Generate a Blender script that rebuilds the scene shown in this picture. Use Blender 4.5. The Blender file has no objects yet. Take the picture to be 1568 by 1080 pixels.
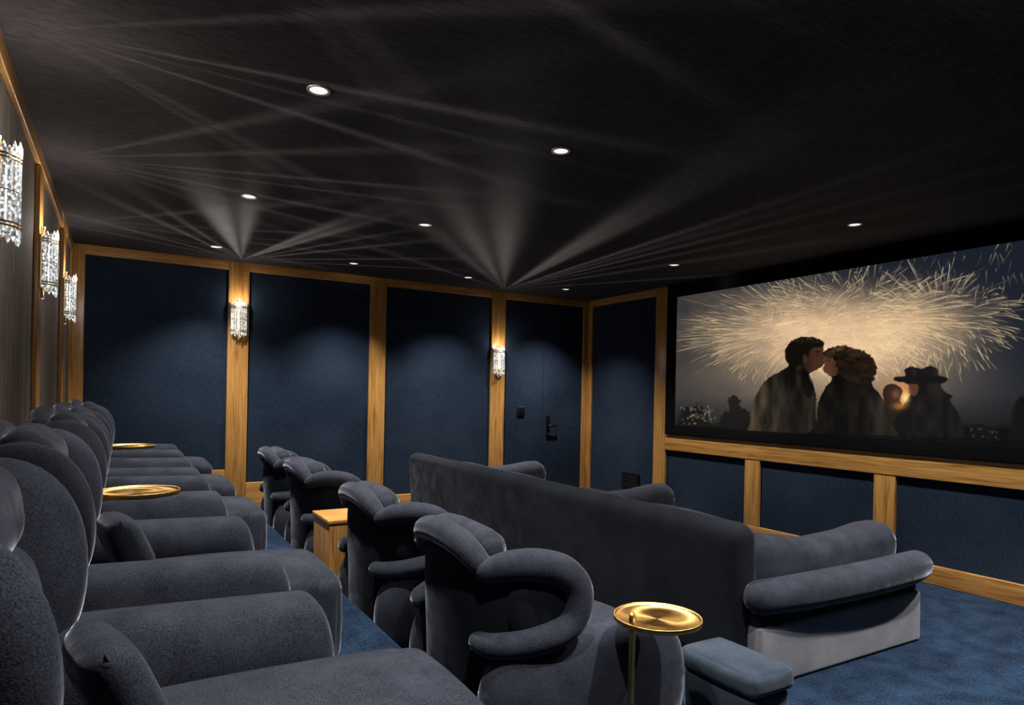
import bpy, bmesh, math, random
import numpy as np
from mathutils import Vector, Matrix, Euler
random.seed(4)
rng=np.random.default_rng(7)
C=bpy.context
scene=C.scene
scene.view_settings.view_transform='Standard'
scene.view_settings.look='None'
scene.view_settings.exposure=0.0

# ------------------------------------------------------------------ dimensions
XR,XS=-0.484,6.02        # rear wall / screen wall
YF,YN=7.98,-1.7          # far wall / near wall
ZC=2.99                  # ceiling
XP,ZP=1.12,0.385         # platform edge / height
TH=math.radians(30.5); F_=1010.0; RHO=0.0203; HOR=607.0

# ------------------------------------------------------------------ materials
def new_mat(name):
    m=bpy.data.materials.new(name); m.use_nodes=True
    nt=m.node_tree; b=nt.nodes['Principled BSDF']
    return m,nt,b
def N(nt,t,**k):
    n=nt.nodes.new(t)
    for a,v in k.items(): setattr(n,a,v)
    return n
def ramp(nt,stops):
    r=nt.nodes.new('ShaderNodeValToRGB'); e=r.color_ramp.elements
    while len(e)<len(stops): e.new(0.5)
    for i,(p,c) in enumerate(stops):
        e[i].position=p; e[i].color=(*c,1)
    return r
def cloth(name,c1,c2,scale=60,bump=0.3,rough=0.85,sheen=0.5,stint=(0.6,0.65,0.75),srough=0.35,big=3.0,stretch=(1,1,1),bd=0.01,bmix=0.5,spec=0.2,nap=False,wr=0.0,lo=.34,hi=.66):
    m,nt,b=new_mat(name); L=nt.links
    tc=N(nt,'ShaderNodeTexCoord'); mp=N(nt,'ShaderNodeMapping'); mp.inputs['Scale'].default_value=stretch
    L.new(tc.outputs['Object'],mp.inputs['Vector'])
    n1=N(nt,'ShaderNodeTexNoise'); n1.inputs['Scale'].default_value=scale; n1.inputs['Detail'].default_value=3
    n2=N(nt,'ShaderNodeTexNoise'); n2.inputs['Scale'].default_value=big; n2.inputs['Detail'].default_value=4
    L.new(mp.outputs[0],n1.inputs['Vector']); L.new(tc.outputs['Object'],n2.inputs['Vector'])
    mx=N(nt,'ShaderNodeMix',data_type='FLOAT'); mx.inputs[0].default_value=bmix
    L.new(n1.outputs['Fac'],mx.inputs[2]); L.new(n2.outputs['Fac'],mx.inputs[3])
    r=ramp(nt,[(lo,c1),(hi,c2)])
    L.new(mx.outputs[0],r.inputs[0]); L.new(r.outputs[0],b.inputs['Base Color'])
    b.inputs['Roughness'].default_value=rough
    b.inputs['Sheen Weight'].default_value=sheen
    b.inputs['Sheen Roughness'].default_value=srough
    b.inputs['Sheen Tint'].default_value=(*stint,1)
    b.inputs['Specular IOR Level'].default_value=spec
    bp=N(nt,'ShaderNodeBump'); bp.inputs['Strength'].default_value=bump; bp.inputs['Distance'].default_value=bd
    L.new(n1.outputs['Fac'],bp.inputs['Height']); L.new(bp.outputs[0],b.inputs['Normal'])
    if nap:
        n3=N(nt,'ShaderNodeTexNoise'); n3.inputs['Scale'].default_value=7; n3.inputs['Detail'].default_value=4; n3.inputs['Distortion'].default_value=0.9
        L.new(tc.outputs['Object'],n3.inputs['Vector'])
        mr=N(nt,'ShaderNodeMapRange'); mr.inputs['From Min'].default_value=.35; mr.inputs['From Max'].default_value=.65
        mr.inputs['To Min'].default_value=sheen*.4; mr.inputs['To Max'].default_value=min(1.0,sheen*1.4)
        L.new(n3.outputs['Fac'],mr.inputs['Value']); L.new(mr.outputs[0],b.inputs['Sheen Weight'])
        b2=N(nt,'ShaderNodeBump'); b2.inputs['Strength'].default_value=wr; b2.inputs['Distance'].default_value=.03
        L.new(n3.outputs['Fac'],b2.inputs['Height']); L.new(b2.outputs[0],bp.inputs['Normal'])
    return m
M={}
M['velvet']=cloth('velvet_grey_blue',(0.006,0.007,0.012),(0.052,0.058,0.080),scale=300,bump=0.5,sheen=0.66,stint=(0.76,0.80,0.94),srough=.26,big=8,bd=0.0015,bmix=.28,rough=.85,spec=.12,nap=True,wr=.10)
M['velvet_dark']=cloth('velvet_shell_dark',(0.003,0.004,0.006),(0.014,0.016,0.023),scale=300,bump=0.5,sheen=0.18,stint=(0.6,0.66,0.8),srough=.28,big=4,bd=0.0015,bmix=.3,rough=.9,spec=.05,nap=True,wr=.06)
M['sofa']=cloth('velvet_sofa',(0.005,0.006,0.008),(0.020,0.022,0.029),scale=260,bump=0.5,sheen=0.22,stint=(0.74,0.78,0.88),srough=.28,big=3,bd=0.0015,bmix=.4,rough=.9,spec=.08,nap=True,wr=.06)
M['sofa_lit_base']=cloth('velvet_sofa_lit_base',(0.11,0.112,0.125),(0.23,0.233,0.255),scale=260,bump=0.4,sheen=0.5,big=5,bd=0.002)  # paler copy of the sofa velvet, with downlight on the lower end painted in
M['otto']=cloth('velvet_footstool',(0.022,0.032,0.048),(0.054,0.070,0.094),scale=260,bump=0.35,sheen=0.5,big=6,bd=0.002,nap=True,wr=.08,rough=.9,spec=.08)
M['fabric']=cloth('wall_fabric_navy',(0.009,0.015,0.027),(0.029,0.043,0.070),scale=30,bump=0.5,sheen=0.15,stint=(0.5,0.62,0.85),big=1.4,stretch=(5,5,0.6),bd=0.003,bmix=0.45,spec=.03,rough=.95)
M['fabric_rear']=cloth('wall_fabric_taupe',(0.022,0.018,0.018),(0.12,0.096,0.085),scale=8,bump=0.7,sheen=0.2,stint=(0.8,0.7,0.6),big=1.5,stretch=(6,6,0.07),bd=0.014,bmix=0.25,spec=.05)
M['carpet']=cloth('carpet_blue',(0.001,0.004,0.010),(0.017,0.043,0.088),scale=75,bump=1.0,sheen=0.25,stint=(0.45,0.58,0.95),big=6.5,bd=0.02,bmix=0.45,spec=.05,lo=.38,hi=.64)
M['ceiling']=cloth('ceiling_charcoal',(0.030,0.028,0.030),(0.084,0.077,0.079),scale=26,bump=0.12,sheen=0.0,big=1.0,stretch=(0.5,6,1),rough=0.85,spec=.05,bmix=.3)
M['black']=cloth('black_velour',(0.002,0.002,0.003),(0.004,0.004,0.005),scale=80,bump=0.05,sheen=0.0,rough=0.9,spec=.1)

def wood(name,vert=True):
    m,nt,b=new_mat(name); L=nt.links
    tc=N(nt,'ShaderNodeTexCoord'); mp=N(nt,'ShaderNodeMapping')
    mp.inputs['Scale'].default_value=(18,18,0.8) if vert else (0.8,0.8,18)
    L.new(tc.outputs['Object'],mp.inputs['Vector'])
    n=N(nt,'ShaderNodeTexNoise'); n.inputs['Scale'].default_value=2.4; n.inputs['Detail'].default_value=9; n.inputs['Distortion'].default_value=1.1
    L.new(mp.outputs[0],n.inputs['Vector'])
    r=ramp(nt,[(0.30,(0.24,0.098,0.020)),(0.44,(0.43,0.205,0.052)),(0.58,(0.53,0.270,0.075)),(0.75,(0.63,0.350,0.115))])
    L.new(n.outputs['Fac'],r.inputs[0]); L.new(r.outputs[0],b.inputs['Base Color'])
    b.inputs['Roughness'].default_value=0.32
    bp=N(nt,'ShaderNodeBump'); bp.inputs['Strength'].default_value=0.12; bp.inputs['Distance'].default_value=0.003
    L.new(n.outputs['Fac'],bp.inputs['Height']); L.new(bp.outputs[0],b.inputs['Normal'])
    return m
M['wood_v']=wood('oak_vertical',True); M['wood_h']=wood('oak_horizontal',False)
def simple(name,c,rough=0.5,metal=0.0,emis=None,es=0,aniso=0.0):
    m,nt,b=new_mat(name)
    n=N(nt,'ShaderNodeTexNoise'); n.inputs['Scale'].default_value=40
    tc=N(nt,'ShaderNodeTexCoord'); nt.links.new(tc.outputs['Object'],n.inputs['Vector'])
    r=ramp(nt,[(0.3,tuple(x*0.88 for x in c)),(0.7,tuple(min(1,x*1.06) for x in c))])
    nt.links.new(n.outputs['Fac'],r.inputs[0]); nt.links.new(r.outputs[0],b.inputs['Base Color'])
    b.inputs['Roughness'].default_value=rough; b.inputs['Metallic'].default_value=metal
    b.inputs['Anisotropic'].default_value=aniso
    if aniso:
        t=N(nt,'ShaderNodeTangent',direction_type='RADIAL',axis='Z'); nt.links.new(t.outputs[0],b.inputs['Tangent'])
    if emis: b.inputs['Emission Color'].default_value=(*emis,1); b.inputs['Emission Strength'].default_value=es
    return m
M['gold']=simple('brushed_brass',(0.78,0.46,0.15),0.34,1.0,aniso=0.8)
M['gold_dim']=simple('sconce_brass',(0.75,0.50,0.20),0.35,1.0)
M['blackmetal']=simple('black_metal',(0.01,0.01,0.012),0.35,0.6)
M['switch']=simple('switch_dark',(0.008,0.010,0.014),0.5)
M['ring']=simple('downlight_ring',(0.55,0.52,0.48),0.4,0.3)
M['lamp']=simple('downlight_lens',(0.9,0.9,0.9),0.4,0,(1,0.96,0.90),0.9)
def crystal():
    m,nt,b=new_mat('cut_crystal'); L=nt.links
    tc=N(nt,'ShaderNodeTexCoord'); v=N(nt,'ShaderNodeTexVoronoi'); v.inputs['Scale'].default_value=70
    L.new(tc.outputs['Object'],v.inputs['Vector'])
    r=ramp(nt,[(0.14,(0.95,0.98,1.0)),(0.50,(0.20,0.21,0.21)),(0.85,(0.01,0.01,0.012))])
    L.new(v.outputs['Distance'],r.inputs[0])
    b.inputs['Base Color'].default_value=(0.4,0.41,0.41,1); b.inputs['Roughness'].default_value=0.12
    L.new(r.outputs[0],b.inputs['Emission Color']); b.inputs['Emission Strength'].default_value=1.4
    return m
M['crystal']=crystal()
M['bulb']=simple('sconce_bulb',(1,1,1),0.5,0,(0.90,0.96,1.0),2.2)

# ------------------------------------------------------------------ mesh helpers
class MB:
    def __init__(s): s.v=[];s.f=[];s.m=[];s.mats=[]
    def mi(s,mat):
        if mat not in s.mats: s.mats.append(mat)
        return s.mats.index(mat)
    def add(s,v,f,mat,mtx=None):
        o=len(s.v); i=s.mi(mat)
        for p in v:
            p=Vector(p)
            if mtx is not None: p=mtx@p
            s.v.append(p)
        for q in f: s.f.append([a+o for a in q]); s.m.append(i)
    def mesh(s,name,smooth=True):
        me=bpy.data.meshes.new(name)
        me.from_pydata([tuple(p) for p in s.v],[],s.f)
        for k in s.mats: me.materials.append(M[k])
        me.polygons.foreach_set('material_index',s.m)
        bm=bmesh.new(); bm.from_mesh(me)
        bmesh.ops.remove_doubles(bm,verts=bm.verts,dist=1e-5)
        bmesh.ops.recalc_face_normals(bm,faces=bm.faces)
        bm.to_mesh(me); bm.free()
        me.polygons.foreach_set('use_smooth',[smooth]*len(me.polygons))
        me.update()
        return me
    def obj(s,name,loc=(0,0,0),smooth=True):
        return place(s.mesh(name,smooth),name,loc)
def place(me,name,loc=(0,0,0),rot=(0,0,0)):
    o=bpy.data.objects.new(name,me); scene.collection.objects.link(o)
    o.location=loc; o.rotation_euler=rot
    return o
def rbox(mb,lo,hi,r,mat,puff=0.0,rot=None,nin=5,shape=None):
    lo=Vector(lo);hi=Vector(hi); c=(lo+hi)/2; h=(hi-lo)/2
    r=min(r,min(h)*0.999)
    def cl(hh):
        a=[-hh,-hh+r*0.15,-hh+r*0.4,-hh+r*0.7,-hh+r]
        inn=[(-hh+r)+(2*(hh-r))*k/(nin+1) for k in range(1,nin+1)]
        return a+inn+[-x for x in reversed(a)]
    co=[cl(h[0]),cl(h[1]),cl(h[2])]
    for ax in range(3):
        a1,a2=(ax+1)%3,(ax+2)%3
        for sg in(-1,1):
            V=[];F=[]
            A,B=co[a1],co[a2]
            for x in A:
                for y in B:
                    q=[0,0,0]; q[ax]=sg*h[ax]; q[a1]=x; q[a2]=y
                    inn=[max(-(h[k]-r),min(h[k]-r,q[k])) for k in range(3)]
                    d=Vector([q[k]-inn[k] for k in range(3)])
                    if d.length>1e-9: d=d.normalized()*r
                    p=Vector(inn)+d
                    if puff:
                        p[ax]+=sg*puff*(1-(x/h[a1])**2)*(1-(y/h[a2])**2)
                    if shape: p=shape(p)
                    if rot is not None: p=rot@p
                    V.append(p+c)
            nb=len(B)
            for i in range(len(A)-1):
                for j in range(nb-1):
                    F.append([i*nb+j,(i+1)*nb+j,(i+1)*nb+j+1,i*nb+j+1])
            mb.add(V,F,mat)
def box(mb,lo,hi,mat):
    x0,y0,z0=lo;x1,y1,z1=hi
    v=[(x0,y0,z0),(x1,y0,z0),(x1,y1,z0),(x0,y1,z0),(x0,y0,z1),(x1,y0,z1),(x1,y1,z1),(x0,y1,z1)]
    mb.add(v,[[0,3,2,1],[4,5,6,7],[0,1,5,4],[1,2,6,5],[2,3,7,6],[3,0,4,7]],mat)
def cbox(mb,lo,hi,mat,r=0.006):
    rbox(mb,lo,hi,r,mat,nin=0)
def loft(mb,rings,mat,cap=True,mtx=None):
    n=len(rings[0]);V=[];F=[]
    for R in rings: V+=list(R)
    for i in range(len(rings)-1):
        for j in range(n):
            k=(j+1)%n
            F.append([i*n+j,i*n+k,(i+1)*n+k,(i+1)*n+j])
    if cap:
        for idx in(0,len(rings)-1):
            c=sum((Vector(p) for p in rings[idx]),Vector())/n
            V.append(c); ci=len(V)-1
            for j in range(n): F.append([ci,idx*n+j,idx*n+(j+1)%n])
    mb.add(V,F,mat,mtx)
def se(t,e): 
    c,s=math.cos(t),math.sin(t)
    return (math.copysign(abs(c)**(2/e),c),math.copysign(abs(s)**(2/e),s))
def cr(P,n):
    P=[Vector(p) for p in P]; out=[]
    E=[P[0]*2-P[1]]+P+[P[-1]*2-P[-2]]
    for i in range(1,len(E)-2):
        a,b,c,d=E[i-1:i+3]
        for k in range(n):
            t=k/n
            out.append(0.5*((2*b)+(c-a)*t+(2*a-5*b+4*c-d)*t*t+(3*b-a-3*c+d)*t**3))
    out.append(P[-1]); return out
def interp(xs,ys,x):
    return float(np.interp(x,xs,ys))
def sm_interp(xs,ys,x,w=.05):
    return sum(float(np.interp(x+d*w,xs,ys)) for d in(-1,-.66,-.33,0,.33,.66,1))/7
def tube(mb,path,rad,mat,n=16,sub=6,flat=1.0,mtx=None,ends=True):
    P=cr(path,sub); R=rad if isinstance(rad,(list,tuple)) else [rad]*len(path)
    rr=[interp(range(len(R)),R,i*(len(R)-1)/(len(P)-1)) for i in range(len(P))]
    T=[]
    for i in range(len(P)):
        a=P[max(i-1,0)];b=P[min(i+1,len(P)-1)]; T.append((b-a).normalized())
    up=Vector((0,0,1))
    if abs(T[0].dot(up))>0.9: up=Vector((0,1,0))
    u=(up-T[0]*up.dot(T[0])).normalized()
    rings=[]; seq=[]
    for i in range(len(P)):
        u=(u-T[i]*u.dot(T[i])).normalized(); seq.append((P[i],T[i],u.copy(),rr[i]))
    if ends:
        p,t,uu,r=seq[0]; pre=[(p-t*r*math.sin(a),t,uu,r*math.cos(a)) for a in(1.5,1.2,0.85,0.45)]
        p,t,uu,r=seq[-1]; post=[(p+t*r*math.sin(a),t,uu,r*math.cos(a)) for a in(0.45,0.85,1.2,1.5)]
        seq=pre+seq+post
    for p,t,uu,r in seq:
        w=t.cross(uu)
        rings.append([p+uu*r*math.cos(2*math.pi*j/n)+w*r*flat*math.sin(2*math.pi*j/n) for j in range(n)])
    loft(mb,rings,mat,True,mtx)
def cyl(mb,c,r,h,mat,n=32,axis='Z',r2=None,bev=0.0):
    r2=r if r2 is None else r2
    R=[]
    prof=[(r,0),(r2,h)] if not bev else [(r-bev,0),(r-bev*0.3,bev*0.3),(r,bev),(r2,h-bev),(r2-bev*0.3,h-bev*0.3),(r2-bev,h)]
    for rad,z in prof:
        ring=[]
        for j in range(n):
            a=2*math.pi*j/n; x,y=rad*math.cos(a),rad*math.sin(a)
            p={'Z':(x,y,z),'X':(z,x,y),'Y':(x,z,y)}[axis]
            ring.append(Vector(p)+Vector(c))
        R.append(ring)
    loft(mb,R,mat)

# ------------------------------------------------------------------ room shell
def shell(name,lo,hi,mat):
    mb=MB(); box(mb,lo,hi,mat); return mb.obj(name,smooth=False)
shell('floor',(XR-.15,YN-.15,-.12),(XS+.15,YF+.15,0),'carpet')
shell('ceiling',(XR-.15,YN-.15,ZC),(XS+.15,YF+.15,ZC+.12),'ceiling')
shell('wall_rear',(XR-.12,YN-.12,0),(XR,YF+.12,ZC),'fabric_rear')
shell('wall_screen',(XS,YN-.12,0),(XS+.12,YF+.12,ZC),'fabric')
shell('wall_far',(XR,YF,0),(XS,YF+.12,ZC),'fabric')
shell('wall_near',(XR,YN-.12,0),(XS,YN,ZC),'fabric')
mb=MB(); rbox(mb,(XR+.001,YN+.001,0),(XP,YF-.001,ZP),0.02,'carpet',nin=8)
mb.obj('seating_platform')
mb=MB(); rbox(mb,(XP,7.25,0),(XP+.34,YF-.04,0.19),0.02,'carpet')
mb.obj('carpeted_step')

T=0.032
mb=MB()
for a,b,z0 in((XR,-.355,ZP),(.99,1.21,.3),(2.62,2.83,0),(4.34,4.56,0),(5.90,XS,0)):
    cbox(mb,(a,YF-T,z0),(b,YF,ZC),'wood_v')
mb2=MB()
cbox(mb2,(XR,YF-T+.003,ZC-.10),(XS,YF,ZC),'wood_h')
mb.obj('trim_1'); mb2.obj('trim_2')
mb=MB()
cbox(mb,(-.355,YF-T+.004,ZP),(.99,YF,ZP+.27),'wood_h')
cbox(mb,(1.21,YF-T+.004,0.19),(1.50,YF,.50),'wood_h')
cbox(mb,(1.50,YF-T+.004,0),(2.62,YF,.26),'wood_h')
cbox(mb,(2.83,YF-T+.004,0),(4.34,YF,.26),'wood_h')
cbox(mb,(4.56,YF-T+.004,0),(5.90,YF,.16),'wood_h')
mb.obj('baseboard_far')
mb=MB()
cbox(mb,(XS-T,7.86,0),(XS,YF-T,ZC),'wood_v')
cbox(mb,(XS-T,6.28,0),(XS,6.50,ZC),'wood_v')
for y in(4.92,3.45,1.98,0.51,-0.96):
    cbox(mb,(XS-T,y-.10,.15),(XS,y+.10,.92),'wood_v')
cbox(mb,(XS-T,1.78,1.08),(XS,2.00,ZC),'wood_v')
mb.obj('trim_3')
mb=MB()
cbox(mb,(XS-T-.006,YN,.895),(XS,6.28,1.095),'wood_h')
cbox(mb,(XS-T+.003,6.50,ZC-.10),(XS,7.86,ZC),'wood_h')
cbox(mb,(XS-T+.003,YN,ZC-.10),(XS,1.78,ZC),'wood_h')
mb.obj('trim_4')
mb=MB()
cbox(mb,(XS-T-.003,YN,0),(XS,6.28,.165),'wood_h'); cbox(mb,(XS-T-.003,6.50,0),(XS,7.86,.165),'wood_h')
mb.obj('baseboard_screen')
mb=MB()
RY=(0.0,1.62,3.30,5.02,6.86)
for y in RY: cbox(mb,(XR,y-.10,ZP),(XR+.028,y+.10,ZC-.1),'wood_v')
cbox(mb,(XR,YF-.15,ZP),(XR+.028,YF-T,ZC-.1),'wood_v')
mb.obj('trim_5')
mb=MB(); cbox(mb,(XR,YN,ZC-.10),(XR+.030,YF-T,ZC),'wood_h'); mb.obj('trim_6')
mb=MB(); cbox(mb,(XR,YN,ZP),(XR+.030,YF-T,ZP+.2),'wood_h'); mb.obj('baseboard_rear')

# door (flush, upholstered) with lever handle
mb=MB()
rbox(mb,(4.585,YF-.012,.165),(5.2125,YF-.001,ZC-.102),.004,'fabric',nin=1)
rbox(mb,(5.2175,YF-.012,.165),(5.89,YF-.001,ZC-.102),.004,'fabric',nin=1)
rbox(mb,(5.275,YF-.024,.93),(5.335,YF-.010,1.27),.006,'blackmetal',nin=0)
cyl(mb,(5.305,YF-.075,1.12),.014,.055,'blackmetal',axis='Y')
tube(mb,[(5.305,YF-.072,1.12),(5.36,YF-.076,1.12),(5.43,YF-.072,1.118)],.012,'blackmetal',n=12)
cyl(mb,(5.305,YF-.036,1.0),.016,.02,'blackmetal',axis='Y')
mb.obj('door_1')
mb=MB()
rbox(mb,(4.78,YF-.034,1.27),(4.90,YF-.0125,1.40),.006,'switch',nin=0)
rbox(mb,(4.795,YF-.040,1.29),(4.835,YF-.032,1.38),.003,'blackmetal',nin=0)
rbox(mb,(4.845,YF-.040,1.29),(4.885,YF-.032,1.38),.003,'blackmetal',nin=0)
mb.obj('light_switch')
mb=MB()
rbox(mb,(XS-.03,6.78,.30),(XS-.001,7.12,.52),.006,'blackmetal',nin=0)
for k in range(6): rbox(mb,(XS-.036,6.80,.325+k*.03),(XS-.028,7.10,.340+k*.03),.003,'switch',nin=0)
mb.obj('wall_vent')

# ------------------------------------------------------------------ camera
cam=bpy.data.cameras.new('camera'); co=bpy.data.objects.new('camera',cam); scene.collection.objects.link(co)
cam.sensor_width=36; cam.lens=F_/1568*36; cam.shift_y=(HOR-540)/1568; cam.clip_start=0.02
co.matrix_world=Matrix.Translation((0,0,1.54))@Matrix.Rotation(-TH,4,'Z')@Matrix.Rotation(math.pi/2,4,'X')@Matrix.Rotation(RHO,4,'Z')
scene.camera=co

# ------------------------------------------------------------------ projection screen with its film still
SY0,SY1,SZ0,SZ1=6.09,2.21,1.215,2.825
mb=MB()
cbox(mb,(XS-.05,2.03,1.098),(XS-.001,6.262,ZC-.001),'black')
cbox(mb,(XS-.062,2.03,1.098),(XS-.05,2.20,ZC-.002),'black'); cbox(mb,(XS-.062,6.10,1.098),(XS-.05,6.262,ZC-.002),'black')
cbox(mb,(XS-.062,2.20,1.098),(XS-.05,6.10,1.21),'black'); cbox(mb,(XS-.062,2.20,2.83),(XS-.05,6.10,ZC-.002),'black')
screen=mb.obj('projection_screen')
def film():
    global img
    W,H=1100,456
    yy=np.linspace(SY0,SY1,W); zz=np.linspace(SZ0,SZ1,H)
    YG,ZG=np.meshgrid(yy,zz)
    def art(Y,Z):   # digitised picture units for each point of the screen surface
        X=XS-.055; s,c=math.sin(TH),math.cos(TH)
        d=s*X+c*Y; r=c*X-s*Y; u=r/d; v=(Z-1.54)/d
        return 784+F_*(u+v*RHO), HOR-F_*(v-u*RHO)
    PX,PY=art(YG,ZG)
    def inv(px,py):
        u=(px-784)/F_; v=(HOR-py)/F_; u2=u-v*RHO; v2=v+u*RHO
        s,c=math.sin(TH),math.cos(TH); X=XS-.055
        d=X/(s+c*u2); Y=d*(c-s*u2); Z=1.54+v2*d
        return (SY0-Y)/(SY0-SY1)*(W-1),(Z-SZ0)/(SZ1-SZ0)*(H-1)
    def col(c): return np.array(c,dtype=float)[None,None,:]
    def vnoise(sx,sy,seed):
        g=np.random.default_rng(seed).random((256,256))
        a=(PX/sx)%255; b=(PY/sy)%255; i=a.astype(int);j=b.astype(int);fa=a-i;fb=b-j
        fa=fa*fa*(3-2*fa); fb=fb*fb*(3-2*fb)
        i1=(i+1)%256;j1=(j+1)%256
        return (g[i,j]*(1-fa)+g[i1,j]*fa)*(1-fb)+(g[i,j1]*(1-fa)+g[i1,j1]*fa)*fb
    def blur(m,n=1):
        for _ in range(n):
            p=np.pad(m,1,mode='edge'); m=(p[1:-1,1:-1]*2+p[:-2,1:-1]+p[2:,1:-1]+p[1:-1,:-2]+p[1:-1,2:])/6
        return m
    def gau(cx,cy,sx,sy,p=1.0): return np.exp(-((((PX-cx)/sx)**2+((PY-cy)/sy)**2)**p))
    img=np.zeros((H,W,3))+col((0.13,0.15,0.19))
    def mixin(m,c):
        global img
        m=np.clip(m,0,1)[...,None]; img=img*(1-m)+col(c)*m
    def shade(m,f):
        global img
        img=img*(1-m[...,None])+np.clip(img*f[...,None],0,1)*m[...,None]
    cl=vnoise(40,25,1)*.55+vnoise(14,9,2)*.3+vnoise(5,4,3)*.15
    mixin(0.55*gau(1180,560,240,100)*(0.6+.6*cl),(0.42,0.37,0.31))
    mixin(0.75*gau(1290,590,190,60),(0.60,0.52,0.43))
    mixin(0.5*gau(1080,480,80,60)*(cl+.3),(0.40,0.35,0.30))
    mixin(np.clip((PY-605)/60,0,1)*0.8,(0.12,0.115,0.115))
    mixin(0.86*gau(1245,500,140,56,1.3)*(0.6+.6*cl),(0.94,0.79,0.62))
    mixin(0.82*gau(1400,490,98,46,1.2)*(0.5+.65*cl),(0.91,0.77,0.60))
    mixin(0.88*gau(1300,540,130,48,1.1)*(.75+.35*cl),(0.93,0.79,0.64))
    acc=np.zeros((H,W))
    def streak(x0,y0,x1,y1,b,sag=0,n=190):
        t=np.linspace(0,1,n); xs=x0+(x1-x0)*t; ys=y0+(y1-y0)*t+sag*t*t
        a,bb=inv(xs,ys); w=b*(0.2+.8*t)*(1-t**10)
        i0=np.floor(a).astype(int); j0=np.floor(bb).astype(int); fa=a-i0; fb=bb-j0
        for ox,oy,k in((0,0,(1-fa)*(1-fb)),(1,0,fa*(1-fb)),(0,1,(1-fa)*fb),(1,1,fa*fb)):
            ii=i0+ox; jj=j0+oy; ok=(ii>=0)&(ii<W)&(jj>=0)&(jj<H)
            np.maximum.at(acc,(jj[ok],ii[ok]),(w*k)[ok])
    for cx,cy,rx,ry,n in((1235,512,190,92,480),(1330,492,180,92,430),(1440,490,135,88,380),(1180,525,135,70,200),(1290,480,150,85,260)):
        for k in range(n):
            a=rng.uniform(0,2*math.pi); r0=rng.uniform(.35,.8); r1=r0+rng.uniform(.1,.40)*rng.uniform(.5,1.25)
            ca,sa=math.cos(a),math.sin(a)
            if sa>0.4: r1=r0+(r1-r0)*.7
            a2=a+rng.normal(0,.03)
            streak(cx+rx*r0*ca,cy+ry*r0*sa,cx+rx*r1*math.cos(a2),cy+ry*r1*math.sin(a2),rng.uniform(.2,1.0)**1.5,sag=rng.uniform(0,8))
    for k in range(80):
        x=rng.uniform(1400,1575); y=rng.uniform(378,470); a=rng.uniform(-2.4,-0.6)
        l=rng.uniform(5,26); streak(x,y,x+l*math.cos(a)*.6,y+l*math.sin(a),rng.uniform(.2,.7))
    soft=blur(acc,6)
    mixin(np.clip(soft*1.1,0,1)*0.5,(0.93,0.72,0.46))
    mixin(np.clip(acc*1.7,0,1)*0.92,(1.0,0.90,0.70))
    def smooth_poly(P,n=5):
        P=[Vector((p[0],p[1],0)) for p in P]; out=[];m=len(P)
        for i in range(m):
            a,b,c,d=P[i-1],P[i],P[(i+1)%m],P[(i+2)%m]
            for k in range(n):
                t=k/n; q=0.5*((2*b)+(c-a)*t+(2*a-5*b+4*c-d)*t*t+(3*b-a-3*c+d)*t**3); out.append((q.x,q.y))
        return out
    jx=(vnoise(3,3,31)-.5); jy=(vnoise(3,3,32)-.5)
    def mask(P,n=4,bl=2,jit=1.5):
        P=smooth_poly(P,n); ins=np.zeros((H,W),bool); QX=PX+jx*jit; QY=PY+jy*jit
        for i in range(len(P)):
            x0,y0=P[i-1];x1,y1=P[i]
            if abs(y1-y0)<1e-6: continue
            c=((y0>QY)!=(y1>QY))&(QX<(x1-x0)*(QY-y0)/(y1-y0)+x0)
            ins^=c
        return blur(ins.astype(float),bl)
    mixin(np.clip((PY-(645+8*vnoise(12,400,5)))/10,0,1)*.9,(0.05,0.05,0.055))
    for P in ([(1040,660),(1042,632),(1050,622),(1058,630),(1066,620),(1078,624),(1086,640),(1092,662)],
              [(1104,664),(1106,636),(1116,628),(1116,612),(1124,606),(1132,610),(1134,624),(1146,632),(1150,664)],
              [(1484,690),(1488,662),(1496,652),(1506,650),(1514,660),(1528,668),(1534,690)],
              [(1548,700),(1550,640),(1558,614),(1572,606),(1590,612),(1600,640),(1604,700)]):
        mixin(mask(P,bl=4,jit=6)*.9,(0.09,0.085,0.085))
    for k in range(60):
        x=rng.uniform(1042,1095);y=rng.uniform(622,650); mixin(gau(x,y,1.3,1.6)*rng.uniform(.2,.7),(0.72,0.64,0.52))
    for k in range(20):
        x=rng.uniform(1484,1532);y=rng.uniform(654,674); mixin(gau(x,y,1.3,1.3)*rng.uniform(.2,.6),(0.6,0.5,0.42))
    hatw=[(1364,695),(1366,656),(1376,634),(1386,616),(1394,604),(1392,590),(1384,586),(1370,583),(1371,578),(1386,576),(1385,566),(1398,562),(1410,565),(1424,561),(1436,566),(1437,575),(1451,579),(1448,585),(1441,589),(1447,600),(1459,607),(1455,614),(1468,634),(1477,660),(1481,698)]
    girl=[(1342,695),(1350,650),(1356,626),(1352,606),(1354,594),(1364,588),(1376,591),(1382,600),(1378,612),(1384,626),(1394,650),(1400,695)]
    mixin(gau(1380,606,28,24)*.85,(0.95,0.62,0.34))
    mixin(mask(girl)*.93,(0.15,0.11,0.09))
    mixin(gau(1372,604,7,8)*.6,(0.66,0.42,0.27))
    hm=mask(hatw); mixin(hm,(0.10,0.092,0.09)); shade(hm,.55+.9*vnoise(8,26,41)**1.3)
    mixin(mask([(1393,588),(1404,588),(1407,596),(1402,606),(1394,605),(1391,597)])*.75,(0.46,0.29,0.19))
    mixin(mask([(1371,579),(1390,576),(1432,576),(1450,580),(1440,586),(1410,588),(1386,586)])*.9,(0.055,0.05,0.05))
    mixin(gau(1387,610,6,8)*.95,(1.0,0.88,0.60))
    mixin(gau(1378,622,11,6)*.6,(0.95,0.6,0.3))
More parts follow.
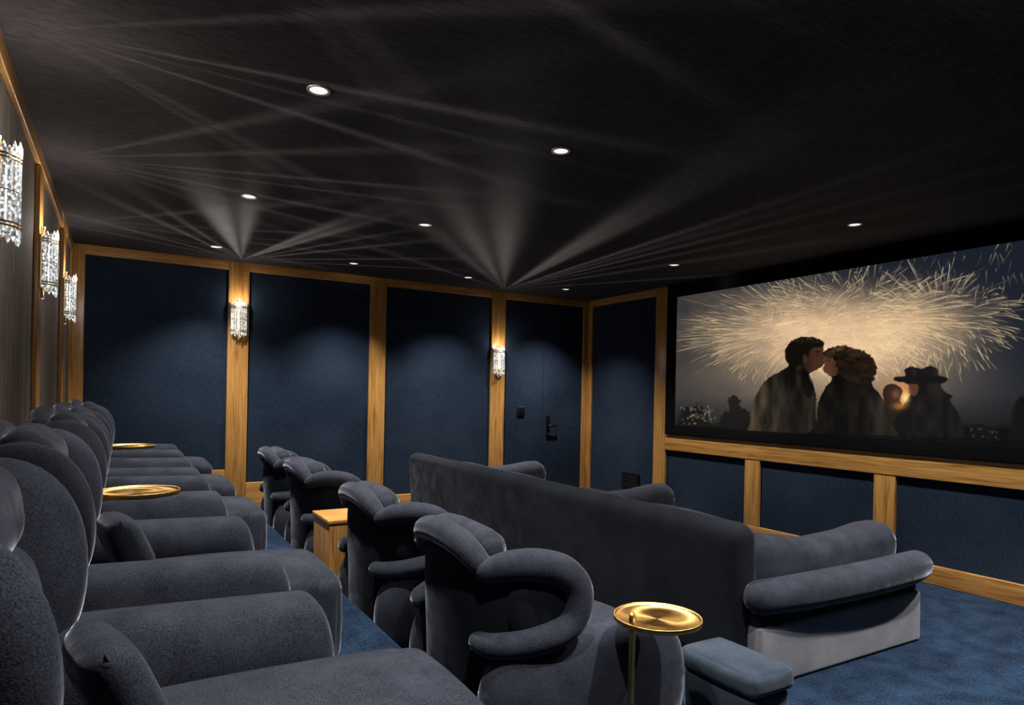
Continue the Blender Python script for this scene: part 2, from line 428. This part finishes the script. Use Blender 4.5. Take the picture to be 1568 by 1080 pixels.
    man=[(1144,676),(1149,648),(1152,622),(1162,598),(1176,580),(1194,569),(1207,561),(1206,552),(1203,541),(1206,530),(1216,521),(1232,517),(1248,519),(1258,524),(1261,531),(1260,537),(1264,545),(1262,549),(1262,556),(1259,561),(1250,566),(1240,571),(1239,580),(1246,592),(1250,612),(1248,640),(1250,676)]
    woman=[(1240,678),(1251,648),(1252,628),(1256,610),(1264,594),(1273,583),(1272,575),(1264,571),(1261,564),(1263,558),(1259,551),(1262,546),(1260,540),(1270,534),(1286,531),(1304,533),(1320,538),(1333,548),(1339,560),(1340,572),(1334,582),(1337,592),(1347,604),(1356,620),(1362,644),(1371,682)]
    mm=mask(man); wm=mask(woman)
    fold=vnoise(9,34,11)*.75+vnoise(4,14,14)*.25; fold2=vnoise(8,26,12)*.75+vnoise(4,12,15)*.25
    mixin(mm,(0.13,0.115,0.095)); shade(mm,.4+1.3*fold**1.3)
    lit=mm*np.clip((1215-PX)/50,0,1)*np.clip((PY-572)/25,0,1)
    mixin(blur(lit,4)*.5*(.2+1.2*fold),(0.40,0.35,0.27))
    mixin(mask([(1222,566),(1238,572),(1246,592),(1238,610),(1228,590)])*.6,(0.06,0.05,0.045))
    sk=mask([(1234,532),(1256,528),(1261,535),(1260,539),(1264,545),(1262,549),(1262,556),(1259,561),(1250,566),(1240,570),(1232,564),(1230,545)])
    mixin(sk*.92,(0.31,0.20,0.14)); mixin(sk*np.clip((1248-PX)/16,0,1)*.6,(0.14,0.095,0.075))
    hr=mask([(1205,554),(1202,540),(1206,529),(1216,520),(1232,516),(1250,518),(1262,525),(1258,531),(1246,533),(1240,538),(1238,546),(1233,548),(1229,556),(1218,561)])
    mixin(hr*.96,(0.085,0.07,0.06)); mixin(hr*np.clip((528-PY)/8,0,1)*vnoise(3,3,51)*.5,(0.40,0.34,0.27))
    mixin(mask([(1230,545),(1235,544),(1236,553),(1231,556)],jit=0)*.8,(0.32,0.20,0.14))
    mixin(gau(1252,539,3.6,1.1)*.8,(0.06,0.04,0.03)); mixin(gau(1251,544,2.6,1.0)*.6,(0.08,0.05,0.04))
    mixin(wm,(0.085,0.075,0.065)); shade(wm,.4+1.2*fold2**1.3)
    sk2=mask([(1262,546),(1266,540),(1276,539),(1284,548),(1286,562),(1281,574),(1272,576),(1264,571),(1261,564),(1263,558),(1259,551)])
    mixin(sk2*.92,(0.38,0.25,0.18)); mixin(sk2*np.clip((PX-1272)/12,0,1)*.6,(0.20,0.13,0.095))
    hair=mask([(1262,542),(1272,534),(1286,530),(1304,532),(1321,537),(1335,548),(1341,562),(1340,574),(1334,584),(1322,588),(1308,586),(1296,582),(1286,574),(1280,562),(1279,552),(1274,547),(1266,548)],jit=5)
    mixin(hair*.97,(0.14,0.098,0.07))
    cur=vnoise(3.2,2.6,21)*.5+vnoise(9,5,22)*.5
    shade(hair,.5+1.1*cur**1.2)
    mixin(hair*np.clip((548-PY)/12,0,1)*cur*.55,(0.52,0.43,0.32))
    lit2=wm*np.clip((PX-1318)/30,0,1)*np.clip((PY-592)/20,0,1)
    mixin(blur(lit2,3)*.35*(.2+1.2*fold),(0.36,0.32,0.26))
    mixin(gau(1269,552,2.6,1.0)*.7,(0.10,0.06,0.05))
    mixin(np.clip((PY-(657+(PX-1042)*0.028))/3,0,1)*.6,(0.025,0.025,0.03))
    img=np.clip((img-.02)*1.04*(0.93+.14*rng.random((H,W,1))),0,1)
    img=np.clip(img**1.04*1.02,0,1)
    lin=np.where(img<=0.04045,img/12.92,((img+0.055)/1.055)**2.4)
    me=bpy.data.meshes.new('film_still')
    verts=np.stack([np.full(W*H,XS-.0555),YG.ravel(),ZG.ravel()],1)
    idx=np.arange(W*H).reshape(H,W)
    faces=np.stack([idx[:-1,:-1],idx[1:,:-1],idx[1:,1:],idx[:-1,1:]],-1).reshape(-1,4)
    me.from_pydata(verts.tolist(),[],faces.tolist())
    ca=me.color_attributes.new('picture','FLOAT_COLOR','POINT')
    rgba=np.ones((W*H,4),dtype=np.float32); rgba[:,:3]=lin.reshape(-1,3)
    ca.data.foreach_set('color',rgba.ravel())
    m,nt,b=new_mat('projected_picture')
    at=N(nt,'ShaderNodeVertexColor',layer_name='picture')
    b.inputs['Base Color'].default_value=(0.005,0.005,0.005,1); b.inputs['Roughness'].default_value=0.9; b.inputs['Specular IOR Level'].default_value=.05
    nt.links.new(at.outputs['Color'],b.inputs['Emission Color']); b.inputs['Emission Strength'].default_value=0.95
    me.materials.append(m)
    return place(me,'film_still')
film().parent=screen

# ------------------------------------------------------------------ recliner armchair
def disc_pad(mb,c,rx,rz,ty,mat,tilt=0.0,n1=40,n2=14,e=2.3):
    c=Vector(c); R=Matrix.Rotation(tilt,3,'X'); rings=[]
    for k in range(n2+1):
        a=-math.pi/2+math.pi*k/n2
        yy=ty*math.sin(a); q=max(abs(math.cos(a))**.62,.001)
        rings.append([c+R@Vector((rx*q*se(2*math.pi*j/n1,e)[0],yy,rz*q*se(2*math.pi*j/n1,e)[1])) for j in range(n1)])
    loft(mb,rings,mat)
def arm_loft(mb,s,x0,x1,ra,rb,W,ztop,yc,bul,ex,eb,ef,zlow,mat,groove):
    K=14; X=[x0+ra*(1-math.cos(math.pi/2*k/K)) for k in range(K)]
    X+=[x0+ra+(x1-rb-x0-ra)*k/16 for k in range(16)]
    X+=[x1-rb+rb*math.sin(math.pi/2*k/K) for k in range(K+1)]
    rings=[]
    for x in X:
        e=1.0
        if x<x0+ra: e=max(1e-4,1-((x0+ra-x)/ra)**eb)**(1/eb)
        if x>x1-rb: e=max(1e-4,1-((x-x1+rb)/rb)**ef)**(1/ef)
        e=max(e,.02)
        zt=interp([x0,.25,x1-rb,x1],ztop,x)
        zm=interp([x0,x1-rb-.1,x1],[.30,.30,zlow],x)
        t=zm+(zt-zm)*e; b_=zm*(1-e)
        w=W(x)*e
        cy=s*(yc+bul*math.sin(math.pi*max(0,min(1,x))))
        cz,hh=(t+b_)/2,(t-b_)/2; ring=[]
        for j in range(48):
            c_,s_=se(2*math.pi*j/48,ex)
            z=cz+hh*s_; f=1.0
            if groove:
                q=(z-(zt-.215))/.035; f=1+0.035*math.exp(-((z-(zt-.10))/.08)**2)-0.06*math.exp(-q*q)
            ring.append((x,cy+w*f*c_,z))
        rings.append(ring)
    loft(mb,rings,mat)
def build_chair(kind):
    rear=(kind=='rear')
    mb=MB()
    XC,DP=(.26,.18) if rear else (.43,.33)
    HW=.395; PH0=46 if rear else 62; PM=97
    sx1=1.13 if rear else 1.02
    rbox(mb,(.12,-.33,0),(.88,.33,.31),.05,'velvet_dark',nin=3)
    rbox(mb,(.24,-.25,.27),(sx1,.25,.47),.085,'velvet',puff=.03,nin=8)
    rbox(mb,(sx1-.14,-.245,.06),(sx1+.05,.245,.46),.085,'velvet',puff=.02,nin=6)
    for s in(-1,1):
        if rear: arm_loft(mb,s,.02,.945,.12,.085,lambda x:.124+.006*x,[.60,.608,.592,.585],.372,.012,3.4,2.4,2.3,.32,'velvet',True)
        else: arm_loft(mb,s,.05,1.11,.16,.22,lambda x:.108+.014*x,[.52,.565,.565,.54],.352,.030,2.7,2.2,2.2,.26,'velvet',False)
    rings=[];K=110
    def plan(ab):
        a=math.radians(ab); return XC-DP*math.copysign(abs(math.cos(a))**.8,math.cos(a))
    xw0,xw1=plan(PH0),plan(PM)
    for i in range(K+1):
        ph=-PM+2*PM*i/K; a=math.radians(ph); ab=abs(ph)
        ca,sa=math.cos(a),math.sin(a)
        x=plan(ab); y=HW*math.copysign(abs(sa)**.85,sa)
        nx,ny=-ca/DP,sa/HW; l=math.hypot(nx,ny); nx/=l;ny/=l
        if rear:
            zt=interp([0,25,46],[.98,.975,.965],ab); zb=interp([0,25,40,46],[.04,.06,.30,.47],ab)
            th=interp([0,30,60,85,97],[.055,.055,.055,.05,.03],ab); cz0,h0=.72,.235
        else:
            zt=interp([0,25,40,52,62],[.95,.94,.90,.885,.89],ab); zb=interp([0,40,58,66],[.04,.06,.40,.52],ab)
            th=interp([0,30,60,85,97],[.058,.06,.050,.045,.03],ab); cz0,h0=.705,.19
        if ab>PH0:
            w=(x-xw0)/(xw1-xw0); w=max(0,min(1,w)); hh=h0*math.sqrt(max(0,1-w**2.3))+.014
            k=min(1,(ab-PH0)/8); zt=zt*(1-k)+(cz0+hh)*k; zb=zb*(1-k)+(cz0-hh)*k
        cz,hh=(zt+zb)/2,(zt-zb)/2; ring=[]
        for j in range(40):
            c_,s_=se(2*math.pi*j/40,2.4)
            z=cz+hh*s_; fl=.07*max(0,z-.45)
            ring.append((x+nx*(th*c_+fl),y+ny*(th*c_+fl),z))
        rings.append(ring)
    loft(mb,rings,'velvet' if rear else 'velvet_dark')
    if not rear:
        for s in(-1,1):
            P=[(.095,.320,.845),(.16,.37,.868),(.26,.415,.872),(.36,.445,.845),(.425,.460,.785),(.438,.465,.71),(.412,.462,.640),(.33,.455,.595),(.20,.425,.57),(.10,.365,.56),(.07,.30,.56)]
            P=[(x,s*y,z) for x,y,z in P]
            tube(mb,P,[.048,.060,.065,.066,.062,.059,.057,.056,.053,.048,.040],'velvet',n=22)
            disc_pad(mb,(.29,s*.372,.70),.135,.175,.058,'velvet_dark')
        tube(mb,[(.080,-.285,.865),(.050,-.20,.920),(.042,-.08,.942),(.042,.08,.942),(.050,.20,.920),(.080,.285,.865)],[.046,.056,.060,.060,.056,.046],'velvet',n=20)
        dz=-.03
    else:
        for s in(-1,1):
            disc_pad(mb,(.165,s*.375,.725),.190,.268,.088,'velvet',tilt=-s*math.radians(5),e=2.15)
        tube(mb,[(.055,-.30,.95),(.045,-.16,.985),(.04,0,.995),(.045,.16,.985),(.055,.30,.95)],[.045,.05,.052,.05,.045],'velvet',n=18)
        dz=0
    rt=Matrix.Rotation(math.radians(-9),3,'Y')
    rbox(mb,(.115,-.27,.42),(.285,.27,.84+dz),.08,'velvet',puff=.025,rot=rt,nin=6)
    rbox(mb,(.075,-.275,.79+dz),(.235,.275,1.01+dz),.078,'velvet',puff=.02,rot=rt,nin=6)
    for s in(-1,1):
        tube(mb,[(.100,s*.36,.50),(.105,s*.37,.30),(.11,s*.37,.05)],.007,'velvet',n=8)
    return mb.mesh('recliner_armchair')
ch_r=build_chair('rear'); ch_m=build_chair('mid')
for y in(1.50,2.78,4.39,5.67,7.26): place(ch_r,'recliner_armchair',(-.42,y,ZP))
for y in(2.62,3.86,5.50,6.72): place(ch_m,'recliner_armchair',(1.165,y,0))

# ------------------------------------------------------------------ sofa
mb=MB()
rbox(mb,(2.98,2.44,0),(4.40,7.10,.30),.03,'sofa',nin=6)
def lean(p): p=p.copy(); p.x+=-.05*(p.z+.4); return p
rbox(mb,(2.87,2.42,.03),(3.075,7.16,.868),.09,'sofa',nin=10,shape=lean)
rbox(mb,(2.95,2.35,.10),(4.48,2.50,.50),.03,'sofa',nin=4)
rbox(mb,(2.94,2.335,0),(4.51,2.50,.33),.03,'sofa_lit_base',nin=4)  # lower end panel: lit band below the arm's shadow, put into the colour
rbox(mb,(2.95,6.99,0),(4.44,7.14,.50),.03,'sofa',nin=4)
for Y0,s in((2.345,1),(7.13,1)):
    tube(mb,[(2.97,Y0+.02,.485),(3.3,Y0-.01,.485),(3.8,Y0-.03,.49),(4.25,Y0-.03,.50),(4.45,Y0,.50)],[.092,.10,.104,.102,.094],'velvet',n=24)
def armcush(yc,hwd):
    xs=[3.02,3.06,3.12,3.3,3.64,4.0,4.25,4.36,4.42,4.46,4.47]
    zt=[.68,.76,.79,.755,.705,.72,.755,.755,.72,.66,.59]
    hw=[.04,.09,.12,.135,.14,.14,.14,.135,.11,.07,.03]
    R=[]
    fine=np.concatenate([np.linspace(xs[i],xs[i+1],6,endpoint=False) for i in range(len(xs)-1)]+[[xs[-1]]])
    for x in fine:
        t=sm_interp(xs,zt,x,.06) if 3.1<x<4.36 else interp(xs,zt,x)
        w=interp(xs,hw,x)*hwd/.14; b_=.42 if x<4.3 else .42+.1*(x-4.3)/.17
        cz,hh=(t+b_)/2,(t-b_)/2
        R.append([(x,yc+w*se(2*math.pi*j/28,2.5)[0],cz+hh*se(2*math.pi*j/28,2.5)[1]) for j in range(28)])
    loft(mb,R,'velvet')
armcush(2.575,.15); armcush(4.60,.13); armcush(6.80,.16)
rbox(mb,(3.0,4.50,0),(4.39,4.70,.50),.03,'sofa',nin=3)
for a,b_ in((2.73,3.60),(3.61,4.46),(4.74,5.68),(5.69,6.63)):
    rbox(mb,(3.24,a,.27),(4.43,b_,.47),.075,'velvet',puff=.025,nin=6)
    rbox(mb,(3.06,a,.44),(3.28,b_,.80),.085,'velvet',puff=.03,nin=6)
mb.obj('lounge_sofa')

def pillow(name,loc,yaw,s=.27,t=.12,mat='velvet_dark'):
    mb=MB(); V=[];F=[];n=20
    for sg in(1,-1):
        o=len(V)
        for i in range(n+1):
            for j in range(n+1):
                a,b_=-1+2*i/n,-1+2*j/n
                pin=1-.03*(a*a+b_*b_-2*a*a*b_*b_)-.07*(a*a*b_*b_)**2
                V.append((sg*t/2*((1-a**4)*(1-b_**4))**.5,a*s/2*pin,b_*s/2*pin))
        for i in range(n):
            for j in range(n): F.append([o+i*(n+1)+j,o+(i+1)*(n+1)+j,o+(i+1)*(n+1)+j+1,o+i*(n+1)+j+1])
    mb.add(V,F,mat); o=mb.obj(name,loc); o.rotation_euler=(0,math.radians(-24),math.radians(yaw)); return o
pillow('throw_pillow',(.02,2.82,ZP+.57),14,mat='velvet')
pillow('throw_pillow',(.0,1.57,ZP+.54),14,mat='velvet')

# ------------------------------------------------------------------ brass drink tables
def table_mesh(h):
    mb=MB()
    n=64; R=[]
    for r,z in((.0005,h-.012),(.165,h-.012),(.176,h-.008),(.178,h+.010),(.174,h+.012),(.170,h+.006),(.166,h),(.08,h-.001),(.0005,h-.001)):
        R.append([(r*math.cos(2*math.pi*j/n),r*math.sin(2*math.pi*j/n),z) for j in range(n)])
    loft(mb,R,'gold',cap=False)
    px,py=-.155,-.02
    tube(mb,[(px,py,.012),(px,py,h*.5),(px,py,h+.035)],.012,'gold',n=14,ends=False)
    tube(mb,[(px,py,h+.035),(px-.012,py-.01,h+.05),(px-.022,py-.016,h+.03)],.010,'gold',n=12)
    tube(mb,[(px,py,h-.02),(px*.5,py*.5,h-.022),(0,0,h-.02)],.010,'gold',n=10)
    cyl(mb,(px*.3,py*.3,0),.095,.014,'gold',n=48,bev=.003)
    return mb.mesh('side_table')
t1=table_mesh(.65); place(t1,'side_table',(1.885,2.0,0),(0,0,math.radians(2)))
t2=table_mesh(.665)
for y in(3.585,6.46): place(t2,'side_table',(.07,y,ZP),(0,0,0))
mb=MB()
cbox(mb,(1.20,4.40,.04),(1.62,4.82,.66),'wood_v'); cbox(mb,(1.19,4.39,.66),(1.64,4.83,.685),'wood_h',.005)
cbox(mb,(1.22,4.42,0),(1.60,4.80,.045),'blackmetal'); cbox(mb,(1.62,4.43,.08),(1.632,4.79,.36),'wood_h',.004); cbox(mb,(1.62,4.43,.37),(1.632,4.79,.64),'wood_h',.004)
mb.obj('side_cabinet')
mb=MB()
rbox(mb,(2.325,1.88,.0),(2.575,2.29,.27),.03,'otto',nin=3)
rbox(mb,(2.31,1.865,.265),(2.59,2.305,.37),.035,'otto',puff=.012,nin=8)
mb.obj('footstool')

# ------------------------------------------------------------------ sconces
def sconce_mesh():
    mb=MB()
    rbox(mb,(0,-.080,-.165),(.012,.080,.165),.004,'gold_dim',nin=0)
    nR=11
    for i in range(nR):
        a=math.radians(-88+176*i/(nR-1)); R=.078
        x,y=.014+R*math.cos(a)*.85,R*math.sin(a)
        cyl(mb,(x,y,-.135),.0072,.27,'crystal',n=6)
        k=1-abs(i-(nR-1)/2)/((nR-1)/2)
        for sg in(1,-1):
            z0=sg*.142; hgt=.022+.018*(i%2)+.030*k
            rr=[(.003,0),(.010,.25),(.0085,.6),(.001,1)]
            R2=[[ (x+q*math.cos(2*math.pi*j/6),y+q*math.sin(2*math.pi*j/6),z0+sg*hgt*t) for j in range(6)] for q,t in rr]
            loft(mb,R2,'crystal')
    for z in(-.14,-.125,0.0,.125,.14):
        P=[(.014+.082*.85*math.cos(math.radians(t)),.082*math.sin(math.radians(t)),z) for t in range(-90,91,15)]
        tube(mb,P,.0048 if abs(z)>.01 else .003,'gold_dim',n=8,sub=2)
    for z,hh in((.172,.045),(-.172,-.045)):
        P=[(.010,-.066,z-hh*.5),(.010,-.035,z+hh*.3),(.010,0,z+hh),(.010,.035,z+hh*.3),(.010,.066,z-hh*.5)]
        tube(mb,P,.007,'gold_dim',n=8)
        cyl(mb,(.012,0,z+hh-.008),.008,.016,'crystal',n=8)
    cyl(mb,(.035,0,-.11),.012,.22,'bulb',n=12)
    return mb.mesh('wall_sconce',smooth=False)
sm=sconce_mesh()
# cut-crystal lamps throw narrow beams: emission profile = narrow azimuthal lobes
def beam_light(name,energy,lobes,colr=(1,0.92,0.84),ex=2.3,cap=45.0,amb=.25):
    ld=bpy.data.lights.new(name,'POINT'); ld.energy=energy; ld.shadow_soft_size=.005; ld.color=colr
    ld.use_nodes=True; nt=ld.node_tree; L=nt.links
    em=[n for n in nt.nodes if n.type=='EMISSION'][0]
    tc=N(nt,'ShaderNodeTexCoord')
    sp=N(nt,'ShaderNodeSeparateXYZ'); L.new(tc.outputs['Normal'],sp.inputs[0])
    cb=N(nt,'ShaderNodeCombineXYZ'); L.new(sp.outputs['X'],cb.inputs['X']); L.new(sp.outputs['Y'],cb.inputs['Y'])
    nm=N(nt,'ShaderNodeVectorMath',operation='NORMALIZE'); L.new(cb.outputs[0],nm.inputs[0])
    ln=N(nt,'ShaderNodeVectorMath',operation='LENGTH'); L.new(cb.outputs[0],ln.inputs[0])
    def mth(op,a,b=None):
        n=N(nt,'ShaderNodeMath',operation=op)
        for i,x in enumerate((a,b)):
            if x is None: continue
            if isinstance(x,(int,float)): n.inputs[i].default_value=x
            else: L.new(x,n.inputs[i])
        return n.outputs[0]
    tot=None
    for ang,wdeg,amp in lobes:
        dp=N(nt,'ShaderNodeVectorMath',operation='DOT_PRODUCT'); L.new(nm.outputs[0],dp.inputs[0])
        dp.inputs[1].default_value=(math.cos(ang),math.sin(ang),0)
        p=0.69/(1-math.cos(math.radians(wdeg)))
        v=mth('MULTIPLY',mth('POWER',mth('MAXIMUM',dp.outputs['Value'],0.0),p),amp)
        tot=v if tot is None else mth('ADD',tot,v)
    up=mth('MAXIMUM',sp.outputs['Z'],0.0)
    az=mth('MAXIMUM',up,.02)
    bo=mth('MINIMUM',mth('POWER',mth('DIVIDE',ln.outputs['Value'],az),ex),cap)
    fade=N(nt,'ShaderNodeMapRange'); fade.inputs['From Min'].default_value=.08; fade.inputs['From Max'].default_value=.24
    L.new(up,fade.inputs['Value'])
    st=mth('MULTIPLY',mth('MULTIPLY',tot,mth('ADD',bo,.3)),fade.outputs[0])
    st=mth('ADD',st,amb)
    L.new(st,em.inputs['Strength'])
    return ld
def add_sconce(loc,rz,dirs,en,**k):
    s=place(sm,'wall_sconce',loc,(0,0,rz))
    lob=[(math.atan2(dy,dx)-rz,w,a) for dx,dy,w,a in dirs]
    l=bpy.data.objects.new('sconce_lamp',beam_light('sconce_lamp',en,lob,**k)); scene.collection.objects.link(l)
    l.parent=s; l.location=(.13,0,.21)
    return s
R_A=[(.55,-.42,1.6,.7),(1.77,-.24,1.2,1.4),(1.25,.29,1.2,1.4),(.47,.42,2.0,.7),(.64,.69,1.5,.6),(1.6,.02,.8,.6),(.3,-.8,2.2,.4)]
R_B=[(.86,-.65,1.7,.9),(.6,-.84,1.7,1.0),(2.14,-.68,1.0,1.3),(1.43,.2,1.2,1.4),(.95,.4,1.4,1.0),(1.6,-.25,.8,1.0),(1.0,.75,1.8,.5)]
R_C=[(1.5,-.6,1.2,1.3),(1.2,0,1.3,1.3),(1,.4,1.5,1.0),(.8,-.9,1.8,1.0),(1.5,-.25,.8,1.0)]
add_sconce((XR+.029,1.62,2.31),0,R_A,3.2,amb=1.2,ex=2.1,cap=25)
add_sconce((XR+.029,3.30,2.31),0,R_A,6.8,amb=1.0,ex=2.1,cap=22)
add_sconce((XR+.029,5.02,2.31),0,R_B,6.2,amb=1.0,ex=2.1,cap=22)
add_sconce((XR+.029,6.86,2.31),0,R_C,6.0,amb=1.0,ex=2.1,cap=22)
F_1=[(-.60,-2.25,1.8,1.2),(-.45,-2.1,1.6,1.0),(-.24,-1.96,1.8,.9),(.50,-2.45,1.4,1.4),(.66,-2.40,1.4,1.5),(1.12,-1.7,1.1,1.2),(1.7,-1.3,1.0,1.1),(-1.08,-1.67,1.3,.8),(-1.3,-1.0,1.2,.8),(-.8,-1.7,1.1,.5),(2.0,-.8,.9,.9),(.9,-2.0,.8,.8),(-1.5,-.7,.9,.7)]
F_2=[(-1.65,-2.9,2.0,1.0),(-1.9,-2.65,2.0,1.0),(-2.1,-2.4,1.8,.6),(-.95,-3.37,1.3,1.5),(-.80,-3.37,1.1,1.2),(-.48,-5.68,.65,1.5),(.12,-5.75,.65,1.4),(.5,-5.0,.7,.8),(-.1,-2.7,1.0,.8),(.6,-2.6,1.2,.8),(1.2,-2.0,1.2,.7),(-2.6,-1.6,1.5,.5)]
add_sconce((1.10,YF-T-.001,2.34),-math.pi/2,F_1,14.5,ex=1.6,cap=12.0,amb=.2)
add_sconce((4.45,YF-T-.001,2.02),-math.pi/2,F_2,19.0,ex=1.75,cap=17.0,amb=.15)

# ------------------------------------------------------------------ downlights
mb=MB(); n=40; R=[]
for r,z in((.056,0),(.056,-.006),(.050,-.008),(.042,-.005),(.042,0.0)):
    R.append([(r*math.cos(2*math.pi*j/n),r*math.sin(2*math.pi*j/n),z) for j in range(n)])
loft(mb,R,'ring',cap=False)
R=[[(r*math.cos(2*math.pi*j/n),r*math.sin(2*math.pi*j/n),z) for j in range(n)] for r,z in((.043,-.003),(.02,-.004),(.0005,-.004))]
loft(mb,R,'lamp',cap=False)
dm=mb.mesh('downlight')
grid=[(x,y) for y in(3.21,5.24,7.26) for x in(.78,2.19,5.08)]+[(3.62,7.26)]+[(x,1.18) for x in(.78,2.19,3.62,5.08)]
for x,y in grid:
    d=place(dm,'downlight',(x,y,ZC))
    ld=bpy.data.lights.new('downlight_beam','SPOT'); ld.energy=300
    if y<2 and x>3: ld.energy=430
    ld.spot_size=math.radians(102); ld.spot_blend=1.0; ld.shadow_soft_size=.04; ld.color=(1,0.965,0.92)
    l=bpy.data.objects.new('downlight_beam',ld); scene.collection.objects.link(l); l.parent=d; l.location=(0,0,-.02)
w=bpy.data.worlds.new('world'); scene.world=w; w.use_nodes=True
w.node_tree.nodes['Background'].inputs[0].default_value=(0.02,0.025,0.03,1)
